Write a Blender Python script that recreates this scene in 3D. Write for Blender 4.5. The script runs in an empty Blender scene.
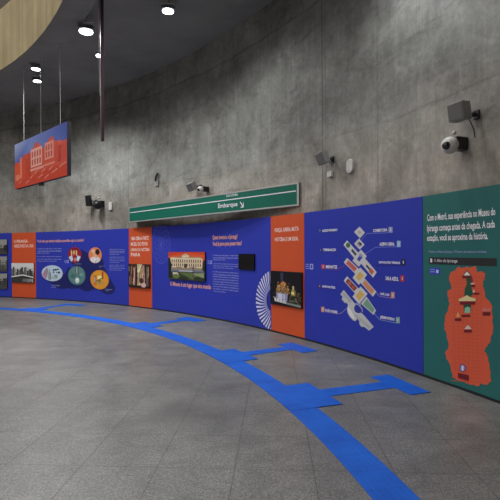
import bpy, bmesh, math, random
from mathutils import Vector, Matrix
random.seed(7)
R_ = math.radians
C = bpy.context.scene.collection

# ------------------------------------------------------------------ camera, sky, exposure
FPX, YH, ROLL, EYE = 440.0, 250.884, -0.0054, 1.6
cam_d = bpy.data.cameras.new('camera'); cam = bpy.data.objects.new('camera', cam_d); C.objects.link(cam)
cam_d.sensor_width = 36; cam_d.lens = 36*FPX/500; cam_d.shift_y = (YH-250)/500; cam_d.clip_end = 200
cam.matrix_world = Matrix.Translation((0, 0, EYE)) @ Matrix.Rotation(math.pi/2, 4, 'X') @ Matrix.Rotation(ROLL, 4, 'Z')
bpy.context.scene.camera = cam
SKY_STRENGTH = 1.65
LAMP_W, LAMP_W_SMALL = 250.0, 410.0
world = bpy.data.worlds.new('sky'); bpy.context.scene.world = world; world.use_nodes = True
bgn = world.node_tree.nodes['Background']; bgn.inputs[0].default_value = (1.0, 0.97, 0.93, 1); bgn.inputs[1].default_value = SKY_STRENGTH
vs = bpy.context.scene.view_settings
vs.view_transform = 'Standard'; vs.look = 'None'; vs.gamma = 1; vs.exposure = 0.14; vs.use_curve_mapping = False

# ------------------------------------------------------------------ the place: a round hall
WC = Vector((-14.567, -1.725))         # centre of the curved wall
RP = 18.254                            # front of the exhibition boards
RW = RP + 0.11                         # concrete face
HP = 2.275                             # board height
CEIL = 6.6
HC, HR_IN, HR_OUT = Vector((-16.086, -0.219)), 15.23, 15.77     # round opening and its ring beam
PC = Vector((-11.659, 0.542))          # centre of the tactile path
PR0, PR1 = 12.645, 12.941

def M(s, z, d=0.0):                    # point on the board face: arc length, height, distance in front of it
    a = s/RP; r = RP-d
    return Vector((WC.x+r*math.sin(a), WC.y+r*math.cos(a), z))
def ray(x, y):
    u = (x-250)/FPX; v = -(y-YH)/FPX; c, s = math.cos(ROLL), math.sin(ROLL)
    return c*u-s*v, s*u+c*v
def W(x, y, r=RP):                     # arc length and height of a point seen on the curved wall
    u, v = ray(x, y)
    a = u*u+1; b = -2*(u*WC.x+WC.y); k = WC.length_squared-r*r
    t = (-b+math.sqrt(b*b-4*a*k))/(2*a)
    return math.atan2(u*t-WC.x, t-WC.y)*RP, EYE+v*t
def at(x, y, t):                       # point at depth t along a sight line
    u, v = ray(x, y); return Vector((u*t, t, EYE+v*t))
def lin(c):
    return tuple(((v/255)/12.92 if v/255 <= 0.04045 else ((v/255+0.055)/1.055)**2.4) for v in c)+(1,)

# ------------------------------------------------------------------ materials
def mat(name, col, rough=0.6, metal=0.0, spec=0.5, srgb=True):
    m = bpy.data.materials.new(name); m.use_nodes = True
    b = m.node_tree.nodes['Principled BSDF']
    b.inputs['Base Color'].default_value = lin(col) if srgb else (*col, 1)
    b.inputs['Roughness'].default_value = rough; b.inputs['Metallic'].default_value = metal
    b.inputs['Specular IOR Level'].default_value = spec
    return m
class NT:                              # small helper to chain nodes
    def __init__(s, m): s.t = m.node_tree; s.b = s.t.nodes['Principled BSDF']
    def n(s, k, **kw):
        o = s.t.nodes.new(k)
        for a, v in kw.items(): setattr(o, a, v)
        return o
    def l(s, a, b): s.t.links.new(a, b)
    def val(s, sock, v):
        if hasattr(v, 'is_output'): s.l(v, sock)
        else: sock.default_value = v
    def math(s, op, a, b=0.0, c=0.0, clamp=False):
        o = s.n('ShaderNodeMath', operation=op, use_clamp=clamp)
        s.val(o.inputs[0], a); s.val(o.inputs[1], b)
        if op in ('MULTIPLY_ADD', 'SMOOTH_MIN', 'WRAP'): s.val(o.inputs[2], c)
        return o.outputs[0]
    def noise(s, vec, scale, detail=4, rough=0.55, dist=0.0):
        o = s.n('ShaderNodeTexNoise'); s.l(vec, o.inputs['Vector'])
        o.inputs['Scale'].default_value = scale; o.inputs['Detail'].default_value = detail
        o.inputs['Roughness'].default_value = rough; o.inputs['Distortion'].default_value = dist
        return o.outputs['Fac']
    def ramp(s, f, p0, p1, c0=(0, 0, 0, 1), c1=(1, 1, 1, 1)):
        o = s.n('ShaderNodeValToRGB'); s.l(f, o.inputs[0]); e = o.color_ramp.elements
        e[0].position = p0; e[1].position = p1; e[0].color = c0; e[1].color = c1
        return o.outputs[0]
    def mix(s, f, a, b, blend='MIX'):
        o = s.n('ShaderNodeMix', data_type='RGBA', blend_type=blend)
        s.val(o.inputs[0], f); s.val(o.inputs[6], a); s.val(o.inputs[7], b); return o.outputs[2]
    def mapping(s, vec, scale, rot=(0, 0, 0), loc=(0, 0, 0)):
        o = s.n('ShaderNodeMapping'); s.l(vec, o.inputs[0])
        o.inputs['Scale'].default_value = scale; o.inputs['Rotation'].default_value = rot; o.inputs['Location'].default_value = loc
        return o.outputs[0]
    def bump(s, h, strength=0.2, dist=0.01):
        o = s.n('ShaderNodeBump'); s.l(h, o.inputs['Height']); o.inputs['Strength'].default_value = strength
        o.inputs['Distance'].default_value = dist; s.l(o.outputs[0], s.b.inputs['Normal'])

def concrete_wall():
    m = mat('board_formed_concrete', (128, 125, 120), 0.8, 0, 0.25); N = NT(m)
    uv = N.n('ShaderNodeUVMap').outputs[0]
    sx = N.n('ShaderNodeSeparateXYZ'); N.l(uv, sx.inputs[0]); S, Z = sx.outputs[0], sx.outputs[1]
    cloud = N.ramp(N.noise(uv, 0.6, 6, 0.65, 0.5), 0.36, 0.64)
    col = N.mix(cloud, (0.215, 0.203, 0.188, 1), (0.36, 0.343, 0.32, 1))
    # bounced light painted in: warmer tint low on the wall, cooler above
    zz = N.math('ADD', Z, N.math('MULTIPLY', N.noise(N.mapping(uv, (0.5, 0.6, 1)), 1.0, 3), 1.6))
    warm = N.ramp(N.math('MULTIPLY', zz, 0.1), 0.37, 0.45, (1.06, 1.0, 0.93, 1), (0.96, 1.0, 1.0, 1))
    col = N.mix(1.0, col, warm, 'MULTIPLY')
    # vertical board marks and run-down streaks
    streak = N.ramp(N.noise(N.mapping(uv, (9, 0.35, 1)), 1.0, 4, 0.65), 0.32, 0.7, (0.78, 0.78, 0.78, 1), (1.14, 1.14, 1.14, 1))
    col = N.mix(0.5, col, streak, 'MULTIPLY')
    mott = N.ramp(N.noise(N.mapping(uv, (1.0, 0.8, 1), (0, 0, 0.2), (3, 9, 0)), 2.6, 7, 0.72, 0.5), 0.34, 0.66, (0.74, 0.74, 0.73, 1), (1.2, 1.2, 1.2, 1))
    col = N.mix(0.85, col, mott, 'MULTIPLY')
    grit = N.ramp(N.noise(uv, 14, 5, 0.75), 0.3, 0.7, (0.82, 0.82, 0.82, 1), (1.16, 1.16, 1.16, 1))
    col = N.mix(0.8, col, grit, 'MULTIPLY')
    fine = N.ramp(N.noise(N.mapping(uv, (30, 1.2, 1)), 1.0, 3, 0.6), 0.3, 0.7, (0.87, 0.87, 0.87, 1), (1.1, 1.1, 1.1, 1))
    col = N.mix(0.4, col, fine, 'MULTIPLY')
    blot = N.ramp(N.noise(N.mapping(uv, (0.9, 2.2, 1), (0, 0, 0.5)), 1.3, 6, 0.7, 0.6), 0.54, 0.68, (1, 1, 1, 1), (0.6, 0.59, 0.58, 1))
    col = N.mix(0.7, col, blot, 'MULTIPLY')
    pale = N.ramp(N.noise(N.mapping(uv, (1.6, 1.0, 1), (0, 0, 0), (7, 3, 0)), 1.1, 7, 0.75), 0.52, 0.68, (1, 1, 1, 1), (1.5, 1.5, 1.5, 1))
    col = N.mix(0.65, col, pale, 'MULTIPLY')
    # construction joints
    lines = None
    for s0, w, k in ((18.97, 0.014, 0.5), (19.05, 0.008, 0.28), (18.45, 0.01, 0.2), (20.26, 0.012, 0.26), (15.35, 0.014, 0.22), (11.72, 0.016, 0.25), (8.2, 0.02, 0.2), (21.0, 0.008, 0.14), (17.1, 0.01, 0.16), (13.5, 0.012, 0.16)):
        d = N.math('ABSOLUTE', N.math('SUBTRACT', S, s0))
        f = N.math('MULTIPLY', N.math('SUBTRACT', 1.0, N.math('DIVIDE', d, w*1.6), clamp=True), k)
        lines = f if lines is None else N.math('MAXIMUM', lines, f)
    for z0, w, k in ((5.97, 0.03, 0.3), (3.45, 0.02, 0.14)):
        zj = N.math('ADD', Z, N.math('MULTIPLY', N.math('SUBTRACT', N.noise(N.mapping(uv, (1.1, 0.2, 1)), 1.0, 5), 0.5), 0.28))
        d = N.math('ABSOLUTE', N.math('SUBTRACT', zj, z0))
        lines = N.math('MAXIMUM', lines, N.math('MULTIPLY', N.math('SUBTRACT', 1.0, N.math('DIVIDE', d, w*1.6), clamp=True), k))
    col = N.mix(lines, col, (0.03, 0.03, 0.03, 1))
    N.l(col, N.b.inputs['Base Color'])
    h = N.math('ADD', N.noise(N.mapping(uv, (14, 0.6, 1)), 1.0, 4), N.math('MULTIPLY', lines, -3.0))
    N.bump(h, 0.35, 0.01)
    return m
def concrete_plain(name, a, b, rough=0.85, boards=False):
    m = mat(name, (100, 100, 100), rough, 0, 0.2); N = NT(m)
    tc = N.n('ShaderNodeTexCoord').outputs['Object']
    col = N.mix(N.ramp(N.noise(tc, 0.8, 5, 0.6), 0.3, 0.7), (*a, 1), (*b, 1))
    if boards:
        uv = N.n('ShaderNodeUVMap').outputs[0]
        st = N.ramp(N.noise(N.mapping(uv, (3.2, 0.05, 1)), 1.0, 2, 0.5), 0.35, 0.65, (0.8, 0.79, 0.75, 1), (1.12, 1.12, 1.1, 1))
        col = N.mix(1, col, st, 'MULTIPLY')
        sx = N.n('ShaderNodeSeparateXYZ'); N.l(uv, sx.inputs[0])
        saw = N.math('FRACT', N.math('MULTIPLY', sx.outputs[0], 2.4))
        seam = N.math('LESS_THAN', saw, 0.035)
        col = N.mix(N.math('MULTIPLY', seam, 0.35), col, (0.1, 0.08, 0.05, 1))
    N.l(col, N.b.inputs['Base Color'])
    N.bump(N.noise(tc, 6, 4), 0.2, 0.01)
    return m
def granite_floor():
    m = mat('grey_granite_slabs', (122, 119, 114), 0.3, 0, 0.5); N = NT(m)
    tc = N.n('ShaderNodeTexCoord').outputs['Object']
    rot = R_(3.1); p = N.mapping(tc, (1, 1, 1), (0, 0, rot))     # slab axes lean a little to the right
    sx = N.n('ShaderNodeSeparateXYZ'); N.l(p, sx.inputs[0])
    c, s = math.cos(rot), math.sin(rot); x0, y0 = -0.121, 3.23
    ox, oy = c*x0-s*y0, s*x0+c*y0
    T = 0.576
    seam = None; cells = []
    for out, o in ((sx.outputs[0], ox), (sx.outputs[1], oy)):
        g = N.math('DIVIDE', N.math('SUBTRACT', out, o), T)
        cells.append(N.math('FLOOR', N.math('ADD', g, 0.0)))
        fr = N.math('ABSOLUTE', N.math('SUBTRACT', g, N.math('ROUND', g)))
        k = N.math('SUBTRACT', 1.0, N.math('DIVIDE', fr, 0.011), clamp=True)
        seam = k if seam is None else N.math('MAXIMUM', seam, k)
    cx = N.n('ShaderNodeCombineXYZ'); N.l(cells[0], cx.inputs[0]); N.l(cells[1], cx.inputs[1])
    wn = N.n('ShaderNodeTexWhiteNoise'); N.l(cx.outputs[0], wn.inputs[0])
    base = N.mix(N.ramp(N.noise(tc, 0.45, 6, 0.65, 0.4), 0.3, 0.7), (0.105, 0.102, 0.098, 1), (0.205, 0.202, 0.197, 1))
    base = N.mix(N.math('MULTIPLY', wn.outputs['Value'], 0.22), base, (0.135, 0.13, 0.125, 1))
    sp = N.ramp(N.noise(tc, 90, 2, 0.7), 0.38, 0.62, (0.5, 0.5, 0.5, 1), (1.55, 1.54, 1.52, 1))
    base = N.mix(0.85, base, sp, 'MULTIPLY')
    sp2 = N.ramp(N.noise(tc, 38, 3, 0.7), 0.4, 0.6, (0.76, 0.76, 0.76, 1), (1.22, 1.22, 1.22, 1))
    base = N.mix(0.9, base, sp2, 'MULTIPLY')
    scuff = N.ramp(N.noise(N.mapping(tc, (1.3, 1.9, 1), (0, 0, -0.25), (4, 1, 0)), 2.2, 7, 0.78, 0.7), 0.36, 0.64, (0.74, 0.74, 0.74, 1), (1.22, 1.22, 1.21, 1))
    base = N.mix(0.8, base, scuff, 'MULTIPLY')
    wear = N.ramp(N.noise(N.mapping(tc, (0.5, 1.6, 1), (0, 0, 0.3)), 1.2, 5, 0.7, 0.8), 0.60, 0.74, (1, 1, 1, 1), (1.42, 1.39, 1.34, 1))
    base = N.mix(0.7, base, wear, 'MULTIPLY')
    # a worn dark stain on the slabs in front of the path
    d = N.n('ShaderNodeVectorMath', operation='DISTANCE'); N.l(N.mapping(tc, (0.75, 1, 1)), d.inputs[0]); d.inputs[1].default_value = (-0.66*0.75, 4.35, 0)
    st = N.math('MULTIPLY', N.ramp(N.math('ADD', d.outputs['Value'], N.math('MULTIPLY', N.noise(tc, 3, 4), 0.5)), 0.4, 0.78, (1, 1, 1, 1), (0, 0, 0, 1)), 0.55)
    base = N.mix(st, base, (0.07, 0.065, 0.06, 1))
    base = N.mix(N.math('MULTIPLY', seam, 0.85), base, (0.05, 0.047, 0.043, 1))
    N.l(base, N.b.inputs['Base Color'])
    ro = N.ramp(N.noise(tc, 2.0, 5, 0.6), 0.3, 0.7, (0.36, 0.36, 0.36, 1), (0.52, 0.52, 0.52, 1)); N.l(ro, N.b.inputs['Roughness'])
    N.bump(N.math('ADD', N.math('MULTIPLY', N.noise(tc, 60, 2), 0.3), N.math('MULTIPLY', seam, -1.0)), 0.2, 0.004)
    return m
def tactile_mat(name, dots):
    m = mat(name, (28, 88, 200), 0.55, 0, 0.22); N = NT(m)
    uv = N.n('ShaderNodeUVMap').outputs[0]; tc = N.n('ShaderNodeTexCoord').outputs['Object']
    col = N.mix(N.ramp(N.noise(tc, 3.0, 5, 0.7), 0.3, 0.72), (0.006, 0.08, 0.46, 1), (0.012, 0.125, 0.62, 1))
    sx = N.n('ShaderNodeSeparateXYZ'); N.l(uv, sx.inputs[0])
    a = N.math('SINE', N.math('MULTIPLY', sx.outputs[0], 2*math.pi/0.05))
    if dots:
        b = N.math('SINE', N.math('MULTIPLY', sx.outputs[1], 2*math.pi/0.05)); h = N.math('MULTIPLY', a, b)
        h = N.math('MAXIMUM', h, 0.0)
    else:
        h = N.math('MAXIMUM', a, 0.0)
    # tile joints every quarter metre, and rubbed tops
    fr = N.math('ABSOLUTE', N.math('SUBTRACT', N.math('FRACT', N.math('DIVIDE', sx.outputs[1], 0.25)), 0.5))
    jt = N.math('LESS_THAN', fr, 0.012)
    col = N.mix(N.math('MULTIPLY', jt, 0.4), col, (0.008, 0.03, 0.12, 1))
    col = N.mix(N.math('MULTIPLY', h, 0.12), col, (0.04, 0.16, 0.6, 1))
    N.l(col, N.b.inputs['Base Color']); N.bump(h, 0.25, 0.003)
    return m
def print_mat(name, rough=0.45):
    m = mat(name, (255, 255, 255), rough, 0, 0.35); N = NT(m)
    a = N.n('ShaderNodeVertexColor', layer_name='Col'); N.l(a.outputs[0], N.b.inputs['Base Color']); return m
def vinyl(name, col):
    m = mat(name, col, 0.5, 0, 0.2); N = NT(m)
    tc = N.n('ShaderNodeTexCoord').outputs['Object']; c = lin(col)
    k = N.ramp(N.noise(tc, 1.5, 3), 0.3, 0.7, tuple(v*0.96 for v in c[:3])+(1,), tuple(v*1.04 for v in c[:3])+(1,))
    N.l(k, N.b.inputs['Base Color']); N.bump(N.noise(tc, 1.2, 2), 0.05, 0.01); return m
def emit(name, col, k):
    m = mat(name, col, 0.3); b = m.node_tree.nodes['Principled BSDF']
    b.inputs['Emission Color'].default_value = lin(col); b.inputs['Emission Strength'].default_value = k; return m

MAT = dict(
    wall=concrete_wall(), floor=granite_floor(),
    ceil=concrete_plain('dark_ceiling_concrete', (0.22, 0.215, 0.21), (0.32, 0.312, 0.305)),
    beam=concrete_plain('ochre_beam_concrete', (0.29, 0.235, 0.13), (0.42, 0.35, 0.215), 0.85, True),
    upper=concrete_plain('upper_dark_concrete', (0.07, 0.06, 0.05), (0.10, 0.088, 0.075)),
    ridge=tactile_mat('blue_ribbed_rubber', False), dot=tactile_mat('blue_studded_rubber', True),
    blue=vinyl('blue_vinyl', (46, 58, 168)), orange=vinyl('orange_vinyl', (204, 84, 46)), green=vinyl('green_vinyl', (44, 104, 102)),
    prnt=print_mat('printed_vinyl'), photo=print_mat('photo_print', 0.4),
    white=mat('white_lettering', (236, 232, 238), 0.5), lilac=mat('pale_lilac_lettering', (168, 172, 226), 0.5),
    cream=mat('cream_orange_lettering', (238, 168, 128), 0.5), pinkw=mat('pinkish_white_lettering', (246, 214, 206), 0.5),
    dark=mat('dark_print', (26, 26, 30), 0.5), black=mat('black_plastic', (20, 20, 22), 0.4), edge=mat('dark_board_edge', (36, 34, 44), 0.6),
    skirt=mat('black_base_strip', (24, 24, 34), 0.6), grey=mat('grey_speaker_plastic', (150, 148, 146), 0.55), grille=mat('dark_speaker_grille', (112, 110, 109), 0.7),
    steel=mat('brushed_steel', (150, 152, 156), 0.4, 0.8), wire=mat('thin_steel_wire', (170, 170, 168), 0.6), dsteel=mat('dark_bracket_metal', (44, 42, 44), 0.45, 0.4),
    post=mat('maroon_brown_steel', (70, 46, 52), 0.6, 0.0), conduit=mat('lit_strip_grey', (128, 118, 126), 0.7), offw=mat('off_white_plastic', (205, 200, 196), 0.45), lens=mat('black_lens', (8, 8, 10), 0.12, 0, 0.8),  # conduit is the pale grey for the post's painted lit side
    sgreen=vinyl('sign_green', (20, 102, 84)), frame=mat('pale_aluminium', (186, 188, 186), 0.4, 0.5), sdark=mat('sign_housing', (70, 66, 62), 0.6),
    glass=emit('lamp_glass', (246, 250, 255), 9.0), screen=mat('black_screen', (8, 9, 14), 0.15),
)

# ------------------------------------------------------------------ builders
ROOT = {}
def tagp(o, label=None, cat=None, group=None, kind=None):
    if label: o['label'] = label
    if cat: o['category'] = cat
    if group: o['group'] = group
    if kind: o['kind'] = kind
    return o
def empty(name, loc, label, cat, group=None):
    o = bpy.data.objects.new(name, None); C.objects.link(o); o.location = loc; o.empty_display_size = 0.2
    ROOT[o] = Vector(loc); return tagp(o, label, cat, group)
def put(name, bm, m, parent=None, smooth=False):
    base = ROOT[parent] if parent else Vector()
    if parent: bmesh.ops.translate(bm, verts=bm.verts, vec=-base)
    me = bpy.data.meshes.new(name); bm.to_mesh(me); bm.free()
    for k in (m if isinstance(m, (list, tuple)) else [m]): me.materials.append(k)
    if smooth:
        for p in me.polygons: p.use_smooth = True
    o = bpy.data.objects.new(name, me); C.objects.link(o)
    if parent: o.parent = parent; ROOT[o] = base
    return o
def box_bm(sx, sy, sz, mtx=Matrix(), bevel=0.0, bm=None, taper=1.0):
    new = bmesh.new(); bmesh.ops.create_cube(new, size=1)
    for v in new.verts: v.co = Vector((v.co.x*sx, v.co.y*sy, v.co.z*sz))
    if taper != 1.0:
        for v in new.verts:
            if v.co.y < 0: v.co.x *= taper; v.co.z *= taper
    if bevel: bmesh.ops.bevel(new, geom=new.edges[:], offset=bevel, segments=2, affect='EDGES', profile=0.6)
    bmesh.ops.transform(new, matrix=mtx, verts=new.verts)
    return merge(bm, new)
def merge(bm, new):
    if bm is None: return new
    me = bpy.data.meshes.new('t'); new.to_mesh(me); new.free(); bm.from_mesh(me); bpy.data.meshes.remove(me); return bm
def cyl_bm(r0, r1, h, mtx=Matrix(), seg=20, bm=None):
    new = bmesh.new(); bmesh.ops.create_cone(new, cap_ends=True, segments=seg, radius1=r0, radius2=r1, depth=h)
    bmesh.ops.transform(new, matrix=mtx, verts=new.verts); return merge(bm, new)
def lathe_bm(prof, mtx=Matrix(), seg=24, bm=None):
    new = bmesh.new(); rings = []
    for r, z in prof:
        rings.append([new.verts.new((r*math.cos(2*math.pi*k/seg), r*math.sin(2*math.pi*k/seg), z)) for k in range(seg)] if r > 1e-6 else [new.verts.new((0, 0, z))])
    for a, b in zip(rings, rings[1:]):
        for k in range(seg):
            q = [a[k % len(a)], a[(k+1) % len(a)], b[(k+1) % len(b)], b[k % len(b)]]
            q = list(dict.fromkeys(q))
            if len(q) > 2: new.faces.new(q)
    bmesh.ops.recalc_face_normals(new, faces=new.faces)
    bmesh.ops.transform(new, matrix=mtx, verts=new.verts); return merge(bm, new)
def tube_bm(pts, r, seg=8, bm=None):
    bm = bm or bmesh.new(); pts = [Vector(p) for p in pts]; rings = []
    for i, p in enumerate(pts):
        t = (pts[min(i+1, len(pts)-1)]-pts[max(i-1, 0)]).normalized()
        a = t.cross(Vector((0, 0, 1)));  a = a if a.length > 1e-3 else t.cross(Vector((0, 1, 0)))
        a.normalize(); b = t.cross(a)
        rings.append([bm.verts.new(p+(a*math.cos(2*math.pi*k/seg)+b*math.sin(2*math.pi*k/seg))*r) for k in range(seg)])
    for q, w in zip(rings, rings[1:]):
        for k in range(seg): bm.faces.new((q[k], q[(k+1) % seg], w[(k+1) % seg], w[k]))
    bm.faces.new(rings[0][::-1]); bm.faces.new(rings[-1]); return bm
def slab(mp, u0, u1, v0, v1, d0, d1, step=0.12, bevel=0):
    """solid slab on a mapped surface, from depth d0 (back) to d1 (front)"""
    n = max(1, math.ceil((u1-u0)/step)); bm = bmesh.new(); cols = []
    for i in range(n+1):
        u = u0+(u1-u0)*i/n
        cols.append([bm.verts.new(mp(u, v, d)) for v, d in ((v0, d1), (v1, d1), (v1, d0), (v0, d0))])
    for a, b in zip(cols, cols[1:]):
        for k in range(4): bm.faces.new((a[k], b[k], b[(k+1) % 4], a[(k+1) % 4]))
    bm.faces.new(cols[0]); bm.faces.new(cols[-1][::-1])
    bmesh.ops.recalc_face_normals(bm, faces=bm.faces); return bm
_font = None
def text(mp, s, u0, u1, v0, v1, m, name, parent, d, weight=0.012):
    """lettering fitted to a rectangle of the mapped surface; several lines may be given as a list of tuples"""
    bm = bmesh.new()
    rows = s if isinstance(s, list) else [(s, u0, u1, v0, v1)]
    for (st, a0, a1, b0, b1) in rows:
        cu = bpy.data.curves.new('t', 'FONT'); cu.body = st; cu.size = 1; cu.resolution_u = 2; cu.offset = weight; cu.fill_mode = 'FRONT'
        ob = bpy.data.objects.new('t', cu); C.objects.link(ob)
        dg = bpy.context.evaluated_depsgraph_get()
        me = bpy.data.meshes.new_from_object(ob.evaluated_get(dg))
        xs = [v.co.x for v in me.vertices]; ys = [v.co.y for v in me.vertices]
        X0, X1, Y0, Y1 = min(xs), max(xs), min(ys), max(ys)
        for v in me.vertices:
            v.co = mp(a0+(v.co.x-X0)/(X1-X0)*(a1-a0), b0+(v.co.y-Y0)/(Y1-Y0)*(b1-b0), d)
        bm.from_mesh(me); bpy.data.objects.remove(ob); bpy.data.curves.remove(cu); bpy.data.meshes.remove(me)
    return put(name, bm, m, parent)
class Art:
    """flat print made of coloured shapes laid over one another"""
    def __init__(s, conv=None): s.f = []; s.conv = conv or (lambda p: p)
    def poly(s, pts, col, L=0):
        s.f.append(([s.conv(p) for p in pts], [col]*len(pts) if not isinstance(col, list) else col, L)); return s
    def rect(s, x0, y0, x1, y1, col, L=0):
        return s.poly([(x0, y0), (x1, y0), (x1, y1), (x0, y1)], col, L)
    def ell(s, cx, cy, rx, ry, col, L=0, n=28, a0=0, a1=360):
        return s.poly([(cx+rx*math.cos(R_(a0+(a1-a0)*k/n)), cy+ry*math.sin(R_(a0+(a1-a0)*k/n))) for k in range(n + (a1-a0 < 360))], col, L)
    def line(s, pts, w, col, L=0):
        q = [Vector(s.conv(p)) for p in pts]
        for a, b in zip(q, q[1:]):
            t = (b-a).normalized(); nrm = Vector((-t.y, t.x))*w/2; a2, b2 = a-t*w*.3, b+t*w*.3
            s.f.append(([tuple(a2+nrm), tuple(b2+nrm), tuple(b2-nrm), tuple(a2-nrm)], [col]*4, L))
        return s
    def build(s, mp, name, parent, d, m=None, step=0.09):
        bm = bmesh.new(); lay = bm.loops.layers.float_color.new('Col')
        for pts, cols, L in s.f:
            vs_ = [bm.verts.new((p[0], p[1], L)) for p in pts]
            try: f = bm.faces.new(vs_)
            except ValueError: continue
            for lp, c in zip(f.loops, cols): lp[lay] = lin(c)
        us = [v.co.x for v in bm.verts]; u = math.floor(min(us)/step)*step
        while u < max(us):
            u += step
            bmesh.ops.bisect_plane(bm, geom=bm.verts[:]+bm.edges[:]+bm.faces[:], plane_co=(u, 0, 0), plane_no=(1, 0, 0), dist=1e-5)
        for v in bm.verts: v.co = mp(v.co.x, v.co.y, d+0.0007*v.co.z)
        return put(name, bm, m or MAT['prnt'], parent)
def ring_bm(c, r0, z0, r1, z1, c1=None, n=256, uvs=True, a0=0.0, a1=360.0):
    bm = bmesh.new(); c1 = c1 if c1 is not None else c; uv = bm.loops.layers.uv.new('UVMap'); rows = []
    for k in range(n+1):
        a = R_(a0+(a1-a0)*k/n)
        rows.append((bm.verts.new((c.x+r0*math.sin(a), c.y+r0*math.cos(a), z0)), bm.verts.new((c1.x+r1*math.sin(a), c1.y+r1*math.cos(a), z1)), a))
    for p, q in zip(rows, rows[1:]):
        f = bm.faces.new((p[0], q[0], q[1], p[1]))
        for lp, (a, z) in zip(f.loops, ((p[2], z0), (q[2], z0), (q[2], z1), (p[2], z1))): lp[uv].uv = (a*r0, z)
    return bm

# ------------------------------------------------------------------ structure
def struct(name, bm, m, smooth=False):
    o = put(name, bm, m, None, smooth); o['kind'] = 'structure'; return o
# outer wall as a thick shell
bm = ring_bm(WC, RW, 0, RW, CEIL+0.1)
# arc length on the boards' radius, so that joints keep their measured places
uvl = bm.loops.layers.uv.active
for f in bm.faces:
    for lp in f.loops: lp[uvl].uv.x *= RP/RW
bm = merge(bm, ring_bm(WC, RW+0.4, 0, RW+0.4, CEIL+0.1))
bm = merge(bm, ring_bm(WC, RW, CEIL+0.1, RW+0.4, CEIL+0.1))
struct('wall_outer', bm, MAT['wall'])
bm = bmesh.new(); bmesh.ops.create_circle(bm, cap_ends=True, segments=128, radius=RW+0.4)
ext = bmesh.ops.extrude_face_region(bm, geom=bm.faces[:]); bmesh.ops.translate(bm, verts=[v for v in ext['geom'] if isinstance(v, bmesh.types.BMVert)], vec=(0, 0, -0.2))
bmesh.ops.translate(bm, verts=bm.verts, vec=(WC.x, WC.y, 0)); bmesh.ops.recalc_face_normals(bm, faces=bm.faces)
struct('floor', bm, MAT['floor'])
bm = ring_bm(HC, HR_OUT, CEIL, RW+0.2, CEIL, WC)
bm = merge(bm, ring_bm(HC, HR_OUT, CEIL+0.3, RW+0.2, CEIL+0.3, WC)); struct('ceiling', bm, MAT['ceil'])
BZ0, BZ1 = 6.45, 8.06
bm = ring_bm(HC, HR_IN, BZ0, HR_IN, BZ1)                                   # ochre inner face
nf = len(bm.faces)
for args in ((HR_IN, BZ0, HR_OUT, BZ0), (HR_OUT, BZ0, HR_OUT, BZ1), (HR_IN, BZ1, HR_OUT, BZ1)):
    bm = merge(bm, ring_bm(HC, *args))
bm.faces.ensure_lookup_table()
for i, f in enumerate(bm.faces): f.material_index = 0 if i < nf else 1
struct('trim_1', bm, [MAT['beam'], MAT['ceil']], True)
for p in bpy.data.objects['trim_1'].data.polygons: p.use_smooth = False
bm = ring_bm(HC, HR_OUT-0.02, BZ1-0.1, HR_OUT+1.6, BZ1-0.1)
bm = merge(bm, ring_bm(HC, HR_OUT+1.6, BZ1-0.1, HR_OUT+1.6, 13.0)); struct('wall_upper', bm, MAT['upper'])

# ------------------------------------------------------------------ tactile path
PZ = 0.006
def polar(phi, r, z=0): a = R_(phi); return Vector((PC.x+r*math.sin(a), PC.y+r*math.cos(a), z))
path = empty('tactile_path', polar(60, (PR0+PR1)/2), 'bright blue rubber tactile path curving across the floor with side branches towards the panels', 'tactile path')
def strip(name, outline_rows, mat_, z=PZ):
    """rows of (left point, right point, width, run) -> a thin solid strip with uv in metres"""
    bm = bmesh.new(); uv = bm.loops.layers.uv.new('UVMap'); R = []
    for l, r, w, run in outline_rows:
        R.append(([bm.verts.new((l.x, l.y, z)), bm.verts.new((r.x, r.y, z)), bm.verts.new((l.x, l.y, 0.0)), bm.verts.new((r.x, r.y, 0.0))], w, run))
    for (a, wa, ra), (b, wb, rb) in zip(R, R[1:]):
        f = bm.faces.new((a[0], a[1], b[1], b[0]))
        for lp, q in zip(f.loops, ((0, ra), (wa, ra), (wb, rb), (0, rb))): lp[uv].uv = q
        bm.faces.new((a[0], b[0], b[2], a[2])); bm.faces.new((a[1], a[3], b[3], b[1]))
    for a in (R[0][0], R[-1][0]): bm.faces.new((a[0], a[2], a[3], a[1]))
    bmesh.ops.recalc_face_normals(bm, faces=bm.faces)
    return put(name, bm, mat_, path)
rows = [(polar(5+k*0.7, PR0), polar(5+k*0.7, PR1), PR1-PR0, k*R_(0.7)*PR0) for k in range(146)]
strip('guide_strip', rows, MAT['ridge'])
def local_box(phi, t0, t1, r0, r1, name, m, along='t', z=PZ):
    """rectangle in the straight frame of the branch at angle phi: t sideways (towards larger phi), r outward"""
    e = polar(phi, 1)-Vector((PC.x, PC.y, 0)); t = Vector((e.y, -e.x, 0)); o = Vector((PC.x, PC.y, 0))
    P = lambda a, r: o+t*a+e*r
    if along == 'r':
        rows = [(P(t0, r), P(t1, r), t1-t0, r-r0) for r in (r0, r1)]
    else:
        rows = [(P(a, r0), P(a, r1), r1-r0, a-t0) for a in (t0, t1)]
    strip(name, rows, m, z)
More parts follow.
